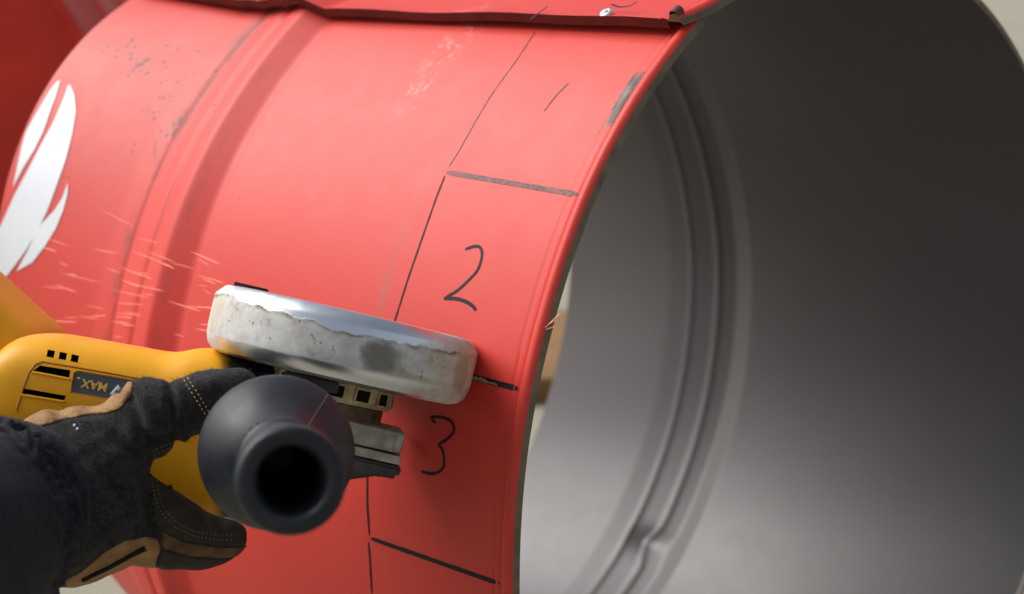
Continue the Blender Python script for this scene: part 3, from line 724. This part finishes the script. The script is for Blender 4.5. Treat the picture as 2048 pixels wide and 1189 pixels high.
# stitching: short thread dashes laid on the glove
THR = simple('yellow_thread', (.42, .29, .10), .8, 0, .3, 300, .2, 0)
def stitches(P, off, dash, mat=THR, rr=.00032, name='stitching'):
    P = resample(P, max(3, int(sum(np.linalg.norm(np.diff(np.array(P, float), axis=0), axis=1)) / dash))); V = []; F = []
    for a, b in zip(P[:-1], P[1:]):
        d = (b - a) / np.linalg.norm(b - a); n = np.array([-d[1], d[0]]); a2 = a + n * off + d * dash * .12; b2 = a2 + d * dash * .68
        ha, hb = cast(GB, *a2), cast(GB, *b2)
        if not ha or not hb: continue
        A_, B_ = ha[0] + ha[1] * .0002, hb[0] + hb[1] * .0002; m_ = (A_ + B_) / 2 + ha[1] * .0004; f = frame_of(B_ - A_, (.2, .3, .9)); o = len(V)
        for c, s in ((A_, .5), (m_, 1), (B_, .5)):
            for i in range(5): an = 2 * math.pi * i / 5; V.append(c + (f[:, 0] * math.cos(an) + f[:, 1] * math.sin(an)) * rr * s)
        for q in (0, 1):
            for i in range(5): k = (i + 1) % 5; F.append((o + q * 5 + i, o + q * 5 + k, o + q * 5 + 5 + k, o + q * 5 + 5 + i))
    o = mesh(name, PR(V), F, [mat], glove); o['kind'] = 'stuff'; return o
sm = [(362, 752), (372, 768), (386, 790), (400, 812), (412, 832)]
stitches(sm, 0, 8); stitches(sm, -9, 8)
THD = simple('dull_thread', (.16, .12, .06), .8, 0, .3, 300, .2, 0)
low = [(300, 955), (308, 990), (318, 1020), (345, 1052), (385, 1072), (430, 1080), (465, 1080)]
stitches(low, 0, 8, THD); stitches(low, -9, 8, THD)
stitches([(302, 902), (335, 888), (370, 880), (400, 876)], 0, 8, THD); stitches([(302, 902), (335, 888), (370, 880), (400, 876)], 9, 8, THD)
# fuzz standing off the knit
V = []; F = []
front = np.nonzero((CZ < .78) & (CY < 1060 + np.maximum(0, 200 - CX) * .5) & ~((CX > 295) & (CY > 960)))[0]
for fi in rng.choice(front, 5000):
    f = faces[fi]; q = rng.dirichlet(np.ones(len(f))); p = sum(co[v] * k for v, k in zip(f, q)); n_ = no[f[0]]
    d = n_ + rng.normal(0, .8, 3); d /= np.linalg.norm(d); L = rng.uniform(.0010, .0026); s = np.cross(d, rng.normal(0, 1, 3)); s /= np.linalg.norm(s) + 1e-9; o = len(V)
    V += [p - s * .00009, p + s * .00009, p + d * L + rng.normal(0, .0003, 3)]; F.append((o, o + 1, o + 2))
fz = mesh('fuzz', PR(V), F, [simple('knit_fibre', (.035, .032, .030), .9, 0, .2, 100, .4, 0)], glove, smooth=False); fz['kind'] = 'stuff'
# lint flecks
for x, y in ((149, 851), (155, 858)):
    h = cast(GB, x, y); bm = bmesh.new(); bmesh.ops.create_icosphere(bm, subdivisions=1, radius=.0007); bmesh.ops.translate(bm, vec=Vector(PR([h[0]])[0]), verts=bm.verts); bmobj('lint', bm, [LWHT], glove)
# navy sleeve with gathered elastic cuff
c1 = px(40, 1005, .738); axd = c1 - px(-330, 1170, .640); axd /= np.linalg.norm(axd); Ls = .36; c0 = c1 - axd * Ls; fr = frame_of(axd, (0, -1, 0)); V = []; F = []; nS = 280; nT = 120
for i in range(nS + 1):
    s = i / nS; back = min(1, (1 - s) * Ls / .006)
    for j in range(nT):
        a = 2 * math.pi * j / nT; h = (1 - s) * Ls
        r = .0400 + .006 * min(1, h / .05) + .012 * max(0, min(1, (h - .1) / .2)) + .002 * math.sqrt(min(1, h / .004)) - .002
        g = .0030 * math.sin(a * 26 + 2 * math.sin(h * 420)) * math.sin(h * 300 + 3 * math.sin(a * 7)) * math.exp(-((h - .018) / .010) ** 2)
        g += .0012 * noise.noise(Vector((math.cos(a) * 2.5, math.sin(a) * 2.5, h * 45))) + .0009 * math.sin(h * 90 + 2 * math.sin(3 * a))
        g -= .0016 * math.exp(-((h - .010) / .0022) ** 2)
        p = c0 + axd * Ls * s + fr[:, 0] * (r + g) * math.cos(a) * 1.0 + fr[:, 1] * (r + g) * math.sin(a)
        V.append(W(p))
for i in range(nS):
    for j in range(nT): k = (j + 1) % nT; F.append((i * nT + j, i * nT + k, (i + 1) * nT + k, (i + 1) * nT + j))
o0 = len(V)
for j in range(nT):
    a = 2 * math.pi * j / nT; V.append(W(c1 - axd * .004 + (fr[:, 0] * math.cos(a) + fr[:, 1] * math.sin(a)) * .033))
for j in range(nT): k = (j + 1) % nT; F.append((nS * nT + j, nS * nT + k, o0 + k, o0 + j))
F.append(tuple(range(nT))[::-1]); mesh('sleeve', PR(V), F, [NAVY], person, angle=None)

# ------------------------------------------------------------------ sparks
def sparks():
    E = Mat('hot_spark', (0, 0, 0), .5); E.b.inputs['Emission Color'].default_value = (1, .36, .22, 1); E.b.inputs['Emission Strength'].default_value = .55
    k = 3.604
    L = [(960, 15, 1130, 75), (1060, 10, 1260, 90), (1170, 90, 1260, 140), (870, 128, 1130, 222), (420, 165, 740, 240), (800, 285, 1080, 350), (620, 400, 760, 430), (840, 457, 1040, 478), (565, 478, 710, 500), (640, 482, 770, 472), (330, 512, 560, 522), (460, 487, 560, 490), (870, 540, 970, 545), (1210, 370, 1450, 445), (1455, 205, 1560, 250), (1250, 605, 1330, 628), (1370, 10, 1590, 105), (1420, 60, 1510, 115), (770, 135, 860, 165), (1460, 285, 1520, 320), (820, 625, 880, 630), (830, 480, 960, 492), (1080, 60, 1230, 125)]
    P = [(a / k, 500 + b / k, c / k, 500 + d / k) for a, b, c, d in L] + [(199, 419, 270, 454), (93, 477, 136, 492), (1090, 656, 1122, 625), (1090, 660, 1110, 653), (1096, 650, 1112, 640)]
    for q in range(20):
        x = rng.uniform(60, 400); y = rng.uniform(470, 655) - (x - 230) * -.10; L_ = rng.uniform(18, 60); sl = rng.uniform(.08, .42) if y < 600 else rng.uniform(.0, .15); P.append((x, y, x + L_, y + L_ * sl))
    V = []; F = []
    for x0, y0, x1, y1 in P:
        h0 = dhit(x0, y0); h1 = dhit(x1, y1)
        z0 = (h0[2] if h0 else .80) - rng.uniform(.006, .02); z1 = (h1[2] if h1 else .80) - rng.uniform(.006, .02)
        a, b = wpx(x0, y0, z0), wpx(x1, y1, z1); f = frame_of(b - a, (.1, .2, .95)); o = len(V); rr = rng.uniform(.00009, .00020)
        for s, q in ((0, .25), (.4, 1), (.8, 1), (1, .2)):
            for i in range(4): an = math.pi / 2 * i; V.append(a + (b - a) * s + (f[:, 0] * math.cos(an) + f[:, 1] * math.sin(an)) * rr * q)
        for q in range(3):
            for i in range(4): kk = (i + 1) % 4; F.append((o + q * 4 + i, o + q * 4 + kk, o + q * 4 + 4 + kk, o + q * 4 + 4 + i))
    o = mesh('sparks', V, F, [E.m], None, smooth=False); tag(o, 'thin orange sparks flying left from the grinder across the drum', 'sparks', kind='stuff')
sparks()

# ------------------------------------------------------------------ things behind
def gpt(x, y):                                       # ground point under a pixel
    d = Wd(px(x, y, 1)); s = -CO[2] / d[2]; return CO + d * s
# timber plank seen through the drum
WOOD = Mat('weathered_timber', (.3, .17, .07), .8, 0, .3)
_mp = WOOD.n('Mapping'); WOOD.l(WOOD.coord(), _mp.inputs[0]); _mp.inputs['Scale'].default_value = (1, 14, 14)
_f = WOOD.noise(9, 7, .65, _mp.outputs[0], .4); WOOD.set('Base Color', WOOD.ramp(_f, [(.3, (.15, .08, .03)), (.7, (.27, .155, .065))])); WOOD.bump(_f, .3, .002)
a = gpt(1095, 822); b = gpt(1130, 655)
bm = bmesh.new(); box_bm(bm, (0, 0, .0175), (2.4, (b[1] - a[1]) * .85, .035), .003)
o = bmobj('timber_plank', bm, [WOOD.m]); o.location = (a[0] + .35, (a[1] + b[1]) / 2 + .02, 0); o.rotation_euler[2] = rad(4)
tag(o, 'brown timber plank on the pale ground, seen through the open red drum', 'plank')
# second drum lying beyond, end towards the camera
R2 = .286; cc = W(px(-128, 185, 3.0)); cc[2] = R2
r2 = empty('steel_drum', Matrix.Translation((cc[0], cc[1], 0))); tag(r2, 'dark red second drum lying behind, at the upper left edge', 'drum')
pr = [(.00001, .0), (.10, .0), (.255, .0), (.262, .002), (.268, -.008), (.276, -.012), (.284, -.008), (.286, .004), (.286, .26), (.291, .27), (.294, .28), (.291, .29), (.286, .30), (.286, .56), (.294, .58), (.286, .60), (.286, .86), (.00001, .86)]
V, F = lathe(pr, 96); fd = frame_of((-.10, 1, 0)); mesh('drum_shell', V @ fd.T + np.array([0, 0, R2]), F, [simple('dark_red_paint', (.62, .035, .018), .5, 0, .3, 8, .12, .1)], r2, angle=45)
# grey concrete block farther back
g = gpt(205, 62)
bm = bmesh.new(); box_bm(bm, (0, 0, .14), (.9, .4, .28), .012); o = bmobj('concrete_block', bm, [simple('mossy_concrete', (.15, .14, .105), .9, 0, .3, 12, .3, .4, .004)]); o.location = (g[0] - .25, g[1] + .3, 0); o.rotation_euler[2] = rad(8)
tag(o, 'grey concrete block on the ground beyond the drums, at the top left', 'block')
